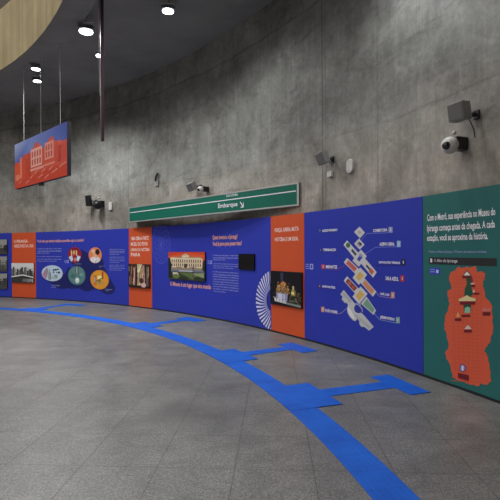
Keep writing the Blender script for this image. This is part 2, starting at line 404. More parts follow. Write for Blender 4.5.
for phi, pw, bw, hw, ho, r_pad, r_h0, r_h1 in ((70.62, 0.385, 0.12, 0.375, 0.02, 13.235, 14.09, 14.36), (61.5, 0.385, 0.12, 0.36, 0.03, 13.18, 13.98, 14.27), (46.2, 0.385, 0.12, 0.375, 0.06, 13.2, 14.02, 14.33), (25.6, 0.385, 0.12, 0.4, 0.2, 13.2, 14.05, 14.36)):
    local_box(phi, -pw, pw, PR0, r_pad, 'junction_pad', MAT['dot'], 't', PZ+0.002)
    local_box(phi, -bw, bw, r_pad, r_h0, 'branch_strip', MAT['ridge'], 'r', PZ)
    local_box(phi, -hw+ho, hw+ho, r_h0, r_h1, 'branch_head', MAT['dot'], 't', PZ+0.001)

# ------------------------------------------------------------------ exhibition panels
GP = 'exhibition panels along the curved wall'
def panel(s0, s1, colour, label):
    p = empty('exhibition_panel', M((s0+s1)/2, 0, -0.02), label, 'panel', GP)
    g = 0.003
    put('board', slab(M, s0+g, s1-g, 0.035, HP, -0.055, 0), MAT[colour], p)
    put('base_strip', slab(M, s0+g, s1-g, 0.0, 0.034, -0.05, -0.008), MAT['skirt'], p)
    return p
def px(p): return W(*p)                 # picture point -> board coordinates
def rect_px(x0, x1, yt, yb):            # rectangle measured at its left edge
    s0, zt = W(x0, yt); _, zb = W(x0, yb); s1, _ = W(x1, (yt+yb)/2); return s0, s1, zb, zt
def txt(p, s, x0, x1, yt, yb, m, name='title_text', d=0.0015, weight=0.012):
    s0, s1, zb, zt = rect_px(x0, x1, yt, yb); return text(M, s, s0, s1, zb, zt, MAT[m], name, p, d, weight)
def paras(p, groups, x0, x1, m, name='body_text', frac=0.66, d=0.0015):
    """groups of (first y, last y, [lines]) at the left edge; each paragraph is a part"""
    s0, zA = W(x0, groups[0][0]); s1, _ = W(x1, groups[0][0])
    for ya, yb, lines in groups:
        za, zb = W(x0, ya)[1], W(x0, yb)[1]; h = (za-zb)/len(lines); rows = []
        for i, ln in enumerate(lines):
            full = 1.0 if i < len(lines)-1 or len(lines) == 1 else 0.45+0.5*((len(ln)*7) % 10)/10
            rows.append((ln, s0, s0+(s1-s0)*full, za-h*i-h*frac, za-h*i))
        text(M, rows, 0, 0, 0, 0, MAT[m], name, p, d, 0.008)
def photo(p, s0, s1, z0, z1, art, label=None, thick=0.035):
    """raised photo board: art uses 0..1 across and 0..1 up"""
    o = put('photo_board', slab(M, s0, s1, z0, z1, 0, thick), MAT['edge'], p)
    if label: o['label'] = label
    a = Art(lambda q: (s0+(s1-s0)*q[0], z0+(z1-z0)*q[1])); art(a)
    a.build(M, 'photo_print', o, thick+0.001, MAT['photo'])
    return o
def icon(p, x, y, k=1.0):
    s, z = W(x, y); h = 0.03*k; a = Art()
    for i in range(3): a.rect(s-0.09*k, z+h*(1-i)-0.006, s-0.01*k, z+h*(1-i)+0.006, (150, 156, 222))
    a.rect(s+0.01*k, z-h*1.3, s+0.085*k, z+h*1.3, (176, 182, 232)); a.rect(s+0.025*k, z-h*0.9, s+0.07*k, z+h*0.9, (66, 76, 180), 1)
    a.build(M, 'hand_icon', p, 0.0015)

SX = [W(x, 280)[0] for x in (0, 12, 36, 129, 152, 271, 304.5, 423)]
# --- far left blue panel with three black-and-white photographs
def bw_street(seed):
    def art(a):
        rnd = random.Random(seed)
        a.rect(0, 0, 1, 1, (150, 150, 148)); a.rect(0, 0, 1, 0.3, (70, 70, 72), 1)
        x = 0
        while x < 1:
            w = rnd.uniform(0.08, 0.2); h = rnd.uniform(0.35, 0.8); g = rnd.randint(50, 120)
            a.rect(x, 0.2, min(1, x+w), h, (g, g, g), 2)
            for k in range(4):
                a.rect(x+w*0.2, 0.25+k*0.11, x+w*0.7, 0.30+k*0.11, (g-35, g-35, g-33), 3)
            x += w
        a.poly([(0, 0), (0.5, 0.25), (0.6, 0.25), (0.45, 0)], (185, 185, 182), 4)
    return art
p = panel(SX[1]-4.4, SX[1], 'blue', 'blue panel at the far left with three small black-and-white photos stacked')
for i, (yt, yb) in enumerate(((239.5, 254.2), (256.5, 271.5), (273.5, 288.8))):
    _, zt = W(4, yt); _, zb = W(4, yb); photo(p, SX[1]-1.35, W(7.8, 260)[0], zb, zt, bw_street(3+i))

# --- first orange column
p = panel(SX[1], SX[2], 'orange', 'leftmost orange panel, printed with a black-and-white city skyline')
txt(p, 'O IPIRANGA -', 13.8, 29, 239.8, 243.0, 'pinkw'); txt(p, 'ARREDORES DA CASA', 14, 33.5, 244.4, 247.6, 'pinkw')
def skyline(a):
    rnd = random.Random(11)
    a.rect(0, 0, 1, 1, (196, 196, 196)); a.rect(0, 0.75, 1, 1, (214, 214, 214), 1)
    for k in range(16):
        x = k/16+rnd.uniform(-0.02, 0.02); h = rnd.uniform(0.5, 0.86); g = rnd.choice((38, 52, 70, 96, 130))
        x0, x1 = max(0, x), min(1, x+0.075); a.rect(x0, 0.1, x1, h, (g, g, g), 2)
        for j in range(5): a.rect(x0+0.012, 0.42+j*0.08, x1-0.012, 0.45+j*0.08, (min(255, g+45),)*3, 3) if 0.45+j*0.08 < h else None
    a.rect(0, 0, 1, 0.3, (56, 56, 56), 4)
    for k in range(8): a.ell(0.06+k*0.125, 0.3, 0.08, 0.07, (44, 46, 44), 5, 12)
    a.poly([(0, 0.26), (0, 0.32), (0.5, 0.42), (1, 0.30), (1, 0.25), (0.5, 0.36)], (226, 226, 226), 6)
    for k in range(7): a.rect(0.5+k*0.07, 0.02+0.02*(k % 3), 0.545+k*0.07, 0.2, (120+10*k,)*3, 6)
s0, zt = W(12.4, 263); _, zb = W(12.4, 282.2); photo(p, SX[1]+0.02, W(34.6, 270)[0], zb, zt, skyline)

# --- wide blue panel with five round pictures
p = panel(SX[2], SX[3], 'blue', 'wide blue panel with five round object pictures casting printed navy shadows')
txt(p, 'Você sabe que existem detalhes escondidos aqui no caminho?', 37.2, 84, 239.6, 243.4, 'cream', weight=0.016)
LOREM = ['O edifício que hoje abriga o museu nasceu', 'como um monumento à memória da cidade e', 'guarda milhares de objetos do cotidiano que', 'contam muitas histórias de quem passou por', 'estas ruas, praças, oficinas e casas simples', 'ao longo de mais de cem anos de encontros', 'entre moradores, viajantes e trabalhadores', 'que ajudaram a construir o bairro inteiro', 'e deixaram aqui as suas marcas e lembranças']
paras(p, [(248.2, 254.6, LOREM[:3]), (256.0, 257.8, LOREM[3:4]), (258.6, 262.4, LOREM[4:6])], 37.3, 61.5, 'lilac')
paras(p, [(249, 255.5, LOREM[:4]), (256.5, 263.5, LOREM[3:7]), (264.5, 271, LOREM[2:6])], 109.5, 124.5, 'lilac')
icon(p, 66.5, 261.5, 1.2)
NAVY = (24, 30, 96)
bub = {'b': (52.3, 273.2, 10.5, 8.0), 'r': (74.8, 254.9, 6.8, 7.9), 'p': (95.3, 255.2, 6.6, 8.0), 't': (76.9, 275.5, 8.7, 9.5), 'o': (99.7, 279.7, 9.2, 9.7)}
def hull(pts):
    pts = sorted(set(pts)); cr = lambda o, a, b: (a[0]-o[0])*(b[1]-o[1])-(a[1]-o[1])*(b[0]-o[0]); out = []
    for seq in (pts, pts[::-1]):
        h = []
        for q in seq:
            while len(h) > 1 and cr(h[-2], h[-1], q) <= 0: h.pop()
            h.append(q)
        out += h[:-1]
    return out
sh = Art(px)
for k, (dx, dy, f) in {'b': (10, 11, 0.75), 'r': (6, 12, 0.7), 'p': (4, 13, 0.8), 't': (10, 10, 0.8), 'o': (8.5, 9, 0.75)}.items():
    cx, cy, rx, ry = bub[k]; pts = []
    for j in range(24):
        a = 2*math.pi*j/24; pts.append((cx+rx*math.cos(a), cy+ry*math.sin(a))); pts.append((cx+dx+rx*f*math.cos(a), cy+dy+ry*f*0.8*math.sin(a)))
    sh.poly(hull(pts), NAVY, 0)
sh.poly([(81, 249), (89, 254), (93, 262), (104, 266), (108, 275), (100, 290), (84, 288), (70, 289), (60, 284), (68, 268), (84, 266)], NAVY, 1)
sh.build(M, 'printed_shadow', p, 0.001)
for (xa, xb, ya, yb) in ((74.5, 81.5, 263.2, 264.6), (99, 105, 265.5, 268), (51.5, 60, 284.5, 288.5), (105.5, 112, 288.5, 292)):
    paras(p, [(ya, yb, LOREM[1:2] if yb-ya < 2 else LOREM[1:3])], xa, xb, 'lilac', 'caption_text', d=0.003)
def bubble(key, label, bg, draw):
    cx, cy, rx, ry = bub[key]; (s0, zt), (s1, _), (_, zb) = W(cx-rx, cy), W(cx+rx, cy), W(cx, cy+ry)
    zc = W(cx, cy)[1]; sc, rs, rz = (s0+s1)/2, (s1-s0)/2, zc-zb
    a = Art(lambda q: (sc+rs*q[0], zc+rz*q[1])); a.ell(0, 0, 1, 1, bg, 0, 40); draw(a)
    o = a.build(M, 'round_picture', p, 0.004); o['label'] = label
def d_blue(a):
    a.poly([(-0.8, 0.2), (-0.5, 0.75), (-0.35, 0.3), (-0.5, -0.6), (-0.8, -0.4)], (150, 140, 160), 1)
    a.poly([(-0.95, -0.1), (-0.7, 0.2), (-0.55, -0.7), (-0.72, -0.65)], (196, 120, 140), 2)
    a.rect(-0.36, -0.8, -0.12, 0.1, (110, 124, 132), 2); a.rect(-0.3, -0.9, -0.2, 0.5, (150, 160, 168), 3)
    for x, y, r in ((0.15, 0.4, .1), (0.35, 0.45, .1), (0.55, 0.5, .09), (0.15, 0.12, .08), (0.45, 0.1, .07), (0.65, 0.1, .11), (0.25, -0.3, .06)): a.ell(x, y, r, r*1.2, (28, 34, 44), 3, 10)
    a.ell(0.1, -0.55, 0.3, 0.16, (170, 186, 176), 2, 14); a.rect(0.3, -0.62, 0.5, -0.2, (140, 150, 160), 3)
def d_red(a):
    a.poly([(-0.9, -0.3), (-0.4, -0.05), (-0.2, -0.6), (-0.5, -0.85)], (190, 214, 236), 1); a.poly([(0.9, -0.25), (0.45, -0.05), (0.2, -0.6), (0.5, -0.85)], (200, 222, 240), 1)
    for x in (-0.45, -0.1, 0.25): a.ell(x, 0.25, 0.11, 0.38, (226, 190, 130), 2, 14)
    a.ell(0, -0.35, 0.25, 0.5, (150, 20, 40), 2, 16); a.ell(0.0, 0.6, 0.55, 0.25, (120, 10, 34), 1, 16); a.ell(0.05, -0.6, 0.14, 0.25, (226, 150, 120), 3, 12)
def d_person(a):
    a.ell(0, -0.55, 0.75, 0.42, (222, 216, 214), 1, 20); a.ell(0, 0.05, 0.33, 0.45, (232, 168, 120), 2, 18); a.ell(0.35, 0.4, 0.34, 0.36, (36, 26, 26), 3, 16)
    a.rect(-0.12, -0.75, 0.05, -0.2, (235, 232, 230), 3); a.ell(-0.3, 0.5, 0.3, 0.25, (240, 190, 150), 2, 12); a.poly([(0.0, -0.9), (0.25, -0.4), (0.1, -0.9)], (90, 80, 84), 4)
def d_teal(a):
    a.ell(0, 0, 0.9, 0.9, (92, 134, 132), 1, 30); a.rect(-0.12, 0.15, 0.18, 0.95, (44, 62, 66), 2); a.rect(-0.03, 0.2, 0.08, 0.9, (188, 190, 176), 3)
    a.ell(0.05, -0.52, 0.24, 0.3, (206, 220, 210), 2, 18); a.ell(0.05, -0.4, 0.12, 0.14, (236, 240, 232), 3, 12); a.ell(-0.45, -0.1, 0.3, 0.22, (66, 106, 106), 2, 14); a.ell(0.55, 0.1, 0.2, 0.18, (120, 160, 150), 2, 12)
    a.line([(-0.7, 0.3), (0.6, -0.2)], 0.012, (60, 90, 92), 3)
def d_orange(a):
    a.ell(0, 0, 0.9, 0.9, (226, 152, 44), 1, 30); a.rect(-0.62, -0.4, -0.36, 0.4, (150, 86, 60), 2); a.rect(-0.55, -0.3, -0.45, 0.3, (226, 190, 160), 3)
    a.rect(0.28, 0.1, 0.42, 0.85, (150, 60, 50), 2); a.ell(0.0, 0.2, 0.26, 0.24, (246, 226, 150), 2, 14); a.line([(-0.4, -0.2), (0.3, 0.2)], 0.03, (90, 100, 70), 4)
    a.ell(0.1, -0.35, 0.5, 0.2, (196, 150, 70), 2, 16); a.rect(-0.1, -0.3, 0.12, 0.05, (120, 110, 84), 3); a.ell(-0.5, -0.5, 0.2, 0.16, (210, 120, 60), 3, 12)
bubble('b', 'oval pale blue picture at the left of the five', (188, 208, 226), d_blue); bubble('r', 'deep red round picture in the upper row', (152, 22, 48), d_red)
bubble('p', 'peach round picture in the upper row', (226, 132, 88), d_person); bubble('t', 'grey-green round picture in the lower row', (80, 122, 122), d_teal); bubble('o', 'amber round picture in the lower row', (216, 140, 40), d_orange)

# --- second orange column
p = panel(SX[3], SX[4], 'orange', 'orange panel under the left end of the green sign, with a brown interior photo')
for s, xb, ya, yb in (('UMA OBRA A PARTE', 148.6, 236.7, 240.5), ('MUSEU DO POVO', 147.6, 242.2, 246), ('LINHAS DA HISTÓRIA', 149.6, 247.4, 251.2), ('PARA', 140.3, 252.8, 256.4)):
    txt(p, s, 131, xb, ya, yb, 'pinkw', weight=0.02)
def interior(a):
    a.rect(0, 0, 1, 1, (70, 44, 36))
    for x0, x1, y0, y1, c in ((0, .1, .1, 1, (40, 24, 24)), (.02, .08, .2, .9, (150, 120, 96)), (.12, .22, .15, .95, (98, 42, 40)), (.24, .32, .1, .85, (198, 150, 150)), (.33, .42, 0, 1, (36, 22, 26)),
                              (.42, .58, .05, 1, (206, 186, 138)), (.45, .5, .2, .9, (170, 140, 96)), (.52, .56, .1, .7, (120, 92, 66)), (.58, .64, .05, .8, (150, 126, 92)), (.62, .78, .02, .62, (206, 156, 152)),
                              (.66, .76, .6, .95, (190, 140, 120)), (.78, .86, 0, 1, (30, 24, 24)), (.84, .92, .1, .9, (96, 92, 80)), (.92, 1, 0, 1, (60, 30, 30))):
        a.rect(x0, y0, x1, y1, c, 1+int(x0*20) % 3)
    rnd = random.Random(8)
    for k in range(46):
        x, y = rnd.uniform(0, .97), rnd.uniform(.05, .7); c = rnd.choice(((60, 34, 32), (168, 128, 104), (34, 22, 24), (120, 76, 62), (206, 178, 140)))
        a.rect(x, y, x+rnd.uniform(.012, .03), min(1, y+rnd.uniform(.1, .45)), c, 4)
    a.poly([(.42, .7), (.62, 1), (.66, 1), (.5, .62)], (226, 216, 180), 5); a.rect(0, 0, 1, .1, (44, 28, 26), 5); a.ell(.62, .3, .1, .12, (76, 48, 42), 5, 14); a.ell(.72, .12, .12, .1, (214, 170, 166), 6, 14)
_, zt = W(129.2, 263.8); _, zb = W(129.2, 286.8); photo(p, SX[3]+0.02, W(150.6, 275)[0], zb, zt, interior)

# --- blue panel with the museum photograph
p = panel(SX[4], SX[5], 'blue', 'blue panel under the green sign with palace photo, small black screen and spoked half wheel')
a = Art(px); ros = (161.2, 244.5, 9.2, 19.5)
lav = (74, 82, 186)
for k in range(12):
    t = 2*math.pi*k/12; c = (ros[0]+ros[2]*0.5*math.cos(t), ros[1]+ros[3]*0.5*math.sin(t))
    pts = [(c[0]+ros[2]*0.48*math.cos(2*math.pi*j/16), c[1]+ros[3]*0.48*math.sin(2*math.pi*j/16)) for j in range(17)]
    a.line(pts, 0.012, lav, 0)
for f in (0.35, 0.62, 1.0): a.line([(ros[0]+ros[2]*f*math.cos(2*math.pi*j/32), ros[1]+ros[3]*f*math.sin(2*math.pi*j/32)) for j in range(33)], 0.012, lav, 1)
a.build(M, 'lace_rosette', p, 0.001)
def palace(a):
    SKYC = (216, 86, 44); a.rect(0, 0.5, 1, 1, SKYC); a.rect(0, 0, 1, 0.5, (120, 108, 92)); a.poly([(0, 1), (1, 1), (1, 0.9), (0.5, 0.97), (0, 0.86)], (196, 66, 36), 1)
    cr, crd = (222, 202, 168), (178, 154, 122)
    a.rect(0.1, 0.46, 0.92, 0.78, cr, 1); a.poly([(0.1, .78), (.92, .78), (.9, .82), (.12, .82)], crd, 2)
    a.rect(0.06, 0.42, 0.22, 0.8, (232, 212, 178), 2); a.rect(0.78, 0.42, 0.94, 0.76, (226, 204, 170), 2)
    a.rect(0.38, 0.44, 0.58, 0.86, (230, 210, 176), 2); a.poly([(0.36, .86), (.6, .86), (.48, .94)], (206, 184, 150), 3)
    for k in range(14):
        x = 0.09+k*0.06
        a.rect(x, 0.63, x+0.03, 0.73, (96, 78, 66), 4); a.rect(x, 0.48, x+0.03, 0.58, (106, 86, 72), 4)
    a.rect(0.1, .605, .92, .62, crd, 5); a.rect(0.44, 0.42, 0.52, 0.58, (72, 52, 46), 5)
    a.rect(0.06, 0.34, 0.98, 0.44, (150, 132, 112), 5); a.rect(0.02, 0.28, 1, 0.36, (108, 116, 132), 6); a.rect(0.3, 0.3, 0.7, 0.34, (190, 190, 200), 7)
    a.poly([(0, 0), (1, 0), (1, .3), (0, .3)], (64, 66, 50), 6); a.poly([(.3, .26), (.62, .26), (.98, .04), (.7, .02)], (92, 112, 58), 7)
    a.poly([(.12, .26), (.26, .26), (.34, .06), (.16, .06)], (206, 196, 184), 7); a.poly([(.62, .24), (.98, .28), (.98, .1)], (140, 150, 110), 8)
    a.poly([(0, 0.04), (0, .8), (.05, .76), (.1, .5), (.07, .3), (.12, .06)], (30, 36, 28), 8); a.poly([(1, 0.3), (1, .72), (.95, .66), (.93, .4)], (38, 44, 32), 8)
    a.ell(.22, .12, .1, .08, (98, 122, 60), 8, 14); a.rect(.68, .1, .7, .5, (44, 50, 60), 9); a.ell(.85, .06, .16, .08, (44, 52, 34), 8, 14); a.ell(.42, .05, .14, .07, (40, 46, 32), 8, 14)
_, zt = W(170, 252); _, zb = W(170, 278.8); photo(p, W(169.6, 265)[0], W(206, 265)[0], zb, zt, palace)
txt(p, 'O Museu é um lugar que vira mundo', 170.3, 211, 281.3, 286.9, 'cream', 'caption_text', weight=0.02)
txt(p, 'Quem inventou o Ipiranga?', 212.6, 237.5, 235.2, 241, 'cream', weight=0.02); txt(p, 'Você já parou para pensar nisso?', 212.6, 241.8, 241.6, 247.2, 'cream', weight=0.02)
icon(p, 209.8, 262.3)
paras(p, [(254.8, 261.2, LOREM[:3]), (263, 269, LOREM[3:6]), (271, 292.5, LOREM[:9])], 213, 238.5, 'lilac')
s0, s1, zb, zt = rect_px(239.5, 255.2, 253.8, 269.3)
put('screen', slab(M, s0, s1, zb, zt, 0, 0.03), MAT['screen'], p)
# half wheel of white spokes, cut by the orange board
a = Art(px); cx, cy, rx, ry = 273.6, 300.2, 17.8, 30.0; xmax = 270.7
def clip(q):                              # keep what lies left of the orange board
    out = []
    for a_, b_ in zip(q, q[1:]+q[:1]):
        if a_[0] <= xmax: out.append(a_)
        if (a_[0] <= xmax) != (b_[0] <= xmax):
            f = (xmax-a_[0])/(b_[0]-a_[0]); out.append((xmax, a_[1]+(b_[1]-a_[1])*f))
    return out
for k in range(24):
    t = math.pi*(0.46+1.08*k/23.0); P_ = lambda f, a_: (cx+rx*f*math.cos(a_), cy+ry*f*math.sin(a_))
    q = clip([P_(0.5, t-0.20), P_(0.75, t-0.12), P_(1.0, t-0.036), P_(0.985, t+0.036), P_(0.75, t-0.05), P_(0.5, t-0.16)])
    if len(q) > 2: a.poly(q, (214, 214, 232), 1)
def arc(f0, f1, col, L):
    lo, hi = [], []
    for j in range(41):
        t = math.pi*(0.5+j/40.0)
        for lst, f in ((lo, f0), (hi, f1)): lst.append((min(xmax, cx+rx*f*math.cos(t)), cy+ry*f*math.sin(t)))
    keep = [i for i in range(41) if lo[i][0] < xmax-0.01 or hi[i][0] < xmax-0.01]
    a.poly([hi[i] for i in keep]+[lo[i] for i in reversed(keep)], col, L)
arc(0.36, 0.52, (132, 134, 200), 0); arc(0.30, 0.40, (34, 40, 124), 2)
a.build(M, 'spoked_wheel', p, 0.001)

# --- third orange column
p = panel(SX[5], SX[6], 'orange', 'orange panel below the right end of the green sign, with a dark night photo')
txt(p, 'FORÇA, GARRA, MUITA', 274.8, 298.8, 228.2, 233.2, 'pinkw', weight=0.022); txt(p, 'HISTÓRIA E UM IDEAL', 274.8, 298.5, 236.6, 241.4, 'pinkw', weight=0.022)
def night(a):
    a.rect(0, 0, 1, 1, (14, 12, 18)); a.poly([(.34, .96), (.44, .96), (.42, .5), (.36, .5)], (52, 56, 84), 1)
    a.rect(.1, .3, .95, .36, (40, 34, 26), 1)
    for x0, x1, y0, y1, c in ((.2, .6, .36, .5, (160, 124, 80)), (.24, .34, .48, .6, (206, 168, 108)), (.36, .52, .46, .68, (176, 124, 70)), (.54, .6, .44, .58, (176, 134, 86)), (.68, .82, .32, .48, (150, 130, 66)), (.72, .78, .46, .6, (190, 176, 120)), (.86, .92, .3, .42, (90, 76, 50))):
        a.rect(x0, y0, x1, y1, c, 2)
    for k in range(7): a.rect(.22+k*.055, .38, .24+k*.055, .46, (90, 62, 40), 3)
    a.poly([(.34, .62), (.54, .62), (.44, .72)], (216, 130, 66), 3)
    a.poly([(.2, .36), (.58, .36), (.56, .14), (.22, .1)], (150, 150, 196), 4); a.poly([(.26, .34), (.5, .34), (.48, .2), (.28, .18)], (212, 210, 226), 5)
    a.poly([(.16, .1), (.52, .07), (.54, .16), (.14, .2)], (216, 214, 206), 6); a.poly([(.5, .06), (.98, .02), (.98, .08), (.5, .12)], (130, 134, 128), 4)
    rnd = random.Random(5)
    for k in range(70):
        x, y = rnd.uniform(.2, .62), rnd.uniform(.32, .66); c = rnd.choice(((226, 184, 110), (120, 84, 46), (60, 40, 28), (188, 128, 70)))
        a.rect(x, y, x+.022, y+.03, c, 5+k % 2)
    for k in range(30):
        x, y = rnd.uniform(.64, .97), rnd.uniform(.1, .44); a.rect(x, y, x+.02, y+.02, rnd.choice(((120, 110, 60), (70, 74, 60), (180, 160, 90), (30, 36, 34))), 5)
    for k in range(16):
        x = rnd.uniform(.2, .56); a.rect(x, .1, x+.012, rnd.uniform(.2, .4), rnd.choice(((206, 206, 226), (110, 112, 160))), 7)
    a.ell(.74, .4, .05, .05, (236, 220, 140), 5, 12); a.rect(.62, .14, .9, .2, (80, 90, 80), 4); a.rect(.1, .2, .2, .24, (120, 120, 110), 4)
_, zt = W(271.8, 270.6); _, zb = W(271.8, 303.5); photo(p, SX[5]+0.02, W(303, 290)[0], zb, zt, night)

# --- blue plan panel
p = panel(SX[6], SX[7], 'blue', 'large blue panel with a white stacked floor plan diagram and callout tags')
icon(p, 309.5, 266.5, 1.2)
a = Art(px); WH, OR_, RD, GN, YL, GY = (206, 204, 204), (210, 140, 104), (176, 80, 74), (120, 160, 138), (216, 176, 92), (186, 186, 188)
def quad_in(pts, f):
    cx = sum(q[0] for q in pts)/len(pts); cy = sum(q[1] for q in pts)/len(pts); return [(cx+(x-cx)*f, cy+(y-cy)*f) for x, y in pts]
D1 = [(359.6, 227.3), (364.4, 232.5), (360, 237.6), (354.7, 232.0)]; a.poly(quad_in(D1, 1.13), WH); a.poly(quad_in(D1, 0.45), (186, 176, 170), 1)
D2 = [(359.2, 239), (364, 244.6), (359.8, 249), (354.8, 243.8)]; a.poly(quad_in(D2, 1.13), WH); a.poly(quad_in(D2, 0.6), (150, 150, 176), 1); a.poly([(358, 242), (361.6, 243), (362, 246), (360, 245)], (40, 42, 70), 2)
B3 = [(347.6, 241.4), (344.5, 245.4), (354.4, 257.6), (357.9, 252.8)]; C3 = [(360.8, 250.6), (366, 256.4), (359, 265.8), (353.4, 260.4)]; E3 = [(365, 258.8), (375.8, 271.6), (372.6, 276.5), (361.2, 263)]
for q in (B3, C3, E3): a.poly(quad_in(q, 1.14), WH)
a.poly([(352.5, 248.8), (351.2, 250.8), (355.5, 256), (356.8, 254)], (60, 62, 84), 1); a.poly([(366.8, 264.4), (365.8, 266), (369.4, 270.2), (370.4, 268.6)], (60, 62, 84), 1)
a.ell(348.2, 245.2, 2.2, 2.6, (60, 110, 76), 1, 14); a.poly([(371, 267.6), (374.2, 271.6), (372, 275), (368.8, 271.2)], (196, 98, 70), 1); a.poly(quad_in(C3, 0.45), (58, 70, 176), 1); a.poly([(360.4, 253), (363.4, 256), (361.8, 258), (358.8, 255)], (150, 156, 190), 1)
B4 = [(347.6, 258.8), (344.7, 262.8), (355, 273), (358.6, 269)]; C4 = [(360.2, 268.4), (366.4, 274.8), (359, 284), (353.4, 277.6)]; E4 = [(364.4, 278.6), (375.6, 291.2), (372.4, 295.6), (361.4, 283.2)]
a.poly(quad_in(B4, 1.13), WH); a.poly(quad_in(B4, 0.8), (196, 98, 92), 1); a.poly(quad_in(C4, 1.13), WH); a.poly(quad_in(C4, 0.62), YL, 1); a.poly(quad_in(E4, 1.13), WH); a.poly(quad_in(E4, 0.86), OR_, 1)
B5 = [(347.6, 277.2), (344.6, 281.2), (354.6, 292.4), (358.3, 288.6)]; C5 = [(360.6, 287.4), (366.8, 294), (359.2, 303.2), (353.4, 296.4)]; E5 = [(366.8, 297.6), (375.4, 310), (373, 313.8), (362, 304)]
a.poly(quad_in(B5, 1.13), WH); a.poly(quad_in(B5, 0.84), (120, 40, 46), 1); a.poly([(349, 280.6), (347.6, 282.6), (350.4, 285.8), (351.8, 284)], (196, 98, 92), 2); a.poly([(352.6, 285), (351.4, 287), (353.6, 289.4), (355, 287.6)], (186, 88, 82), 2)
a.poly(quad_in(C5, 1.13), WH); a.poly(quad_in(C5, 0.66), YL, 1); a.poly(quad_in(E5, 1.13), WH); a.poly(quad_in(E5, 0.88), GN, 1)
a.poly([(343.8, 290), (340.4, 294.2), (342.8, 297), (341.6, 299), (345, 303.2), (346.2, 302.4), (348.4, 305.2), (347.2, 309), (347.6, 313), (350, 317), (353, 320.2), (355.6, 321), (357.6, 318.6), (359.6, 321.8), (359.4, 324), (361.6, 327), (364, 326.6), (369.2, 330.6), (373.8, 326.8), (363.4, 314.6), (360, 311.6), (356.2, 305.6), (353.6, 302)], (196, 196, 196))
a.poly([(348, 305), (347.4, 310), (349.4, 315), (353, 318.6), (355.4, 318.8), (352, 312)], (226, 226, 226), 1); a.poly([(356, 314), (371.6, 327), (369, 329), (354, 315.6)], (176, 178, 182), 1); a.poly([(344, 292), (342.2, 294.4), (350, 303), (352, 301)], (172, 174, 180), 1)
a.ell(358.8, 308.4, 4.6, 4.8, (44, 52, 150), 1, 20); a.line([(354.8, 303.6), (358.4, 304.4), (362.2, 308.6), (362.4, 311.6)], 0.02, (160, 166, 214), 2); a.line([(360.6, 303.4), (360, 306.5)], 0.02, (150, 170, 180), 2)
a.build(M, 'floor_plan', p, 0.0015)
lc = (112, 120, 206)
for pts, c in (([(361.4, 239.6), (367, 233.4), (388, 232.8)], lc), ([(366, 253.4), (375.6, 247.2), (396.8, 246.8)], lc), ([(376, 265.4), (401.4, 265.2)], (30, 36, 104)), ([(375.4, 291.6), (379.5, 296.2), (390.8, 298)], (150, 130, 180)), ([(374, 312.8), (379.4, 319.6), (396, 323)], (120, 150, 190)),
               ([(325, 311.8), (338, 313.8), (341.5, 313), (347.5, 307.6)], (150, 140, 180)), ([(325.6, 268.8), (337.5, 269.6), (345, 265.2)], (130, 60, 110)), ([(376, 277), (385, 281.2), (400, 281.6)], (60, 50, 130)), ([(322, 288.6), (335.5, 290.4)], (44, 40, 120)), ([(322, 232.6), (338, 231.6)], (44, 60, 130)), ([(323, 252), (337, 251.6)], (40, 44, 120))):
    ln = Art(px); ln.line(pts, 0.010, c); ln.build(M, 'leader_line', p, 0.001)
for s, x0, x1, ya, yb in (('ACESSO POR BAIXO', 322.2, 337.4, 229.6, 232), ('TERRAÇO', 323, 336, 248.6, 251.6), ('MIRANTES', 326, 337.2, 265, 268.2), ('EXPOSIÇÕES', 322.6, 335.2, 284.8, 287.8), ('SALÃO NOBRE', 325.2, 337.4, 308.2, 311.2),
                          ('COBERTURA', 373.2, 387.4, 229.2, 232.2), ('ACERVO GERAL', 379.6, 394.6, 242.6, 245.8), ('EXPOSIÇÕES TÉRREAS', 379, 400, 260.7, 263.8), ('SALA AZUL', 385.6, 398.6, 276.2, 280), ('CAFÉ, LOJA', 380, 389.6, 292, 295.4), ('JARDIM INTERNO', 380.2, 394.6, 315.4, 319)):
    txt(p, s, x0, x1, ya, yb, 'white', 'callout_text', 0.0015, 0.03)
for x0, x1, y0, y1, c in ((319.3, 320.7, 229, 232, (44, 92, 84)), (320, 321.2, 248.4, 251.6, (24, 26, 64)), (321.4, 325, 264.2, 269, (190, 58, 76)), (318.6, 320.8, 284.2, 288.2, (84, 26, 60)), (321.2, 324.4, 306.8, 312, (214, 150, 120)),
                          (388.6, 392.6, 226.8, 232.6, (150, 154, 200)), (397, 400.6, 240.8, 247, (150, 190, 226)), (401.4, 405.4, 259.2, 265.6, (22, 22, 40)), (400.4, 404.2, 275.4, 281.8, (176, 46, 50)), (391, 394.6, 292, 298.2, (208, 150, 124)), (396, 399.8, 317, 323.4, (130, 170, 160))):
    b = Art(px); b.rect(x0, y0, x1, y1, c); b.rect(x0+(x1-x0)*.4, y0+(y1-y0)*.25, x0+(x1-x0)*.62, y0+(y1-y0)*.72, (220, 214, 220), 1); b.build(M, 'number_tag', p, 0.001)

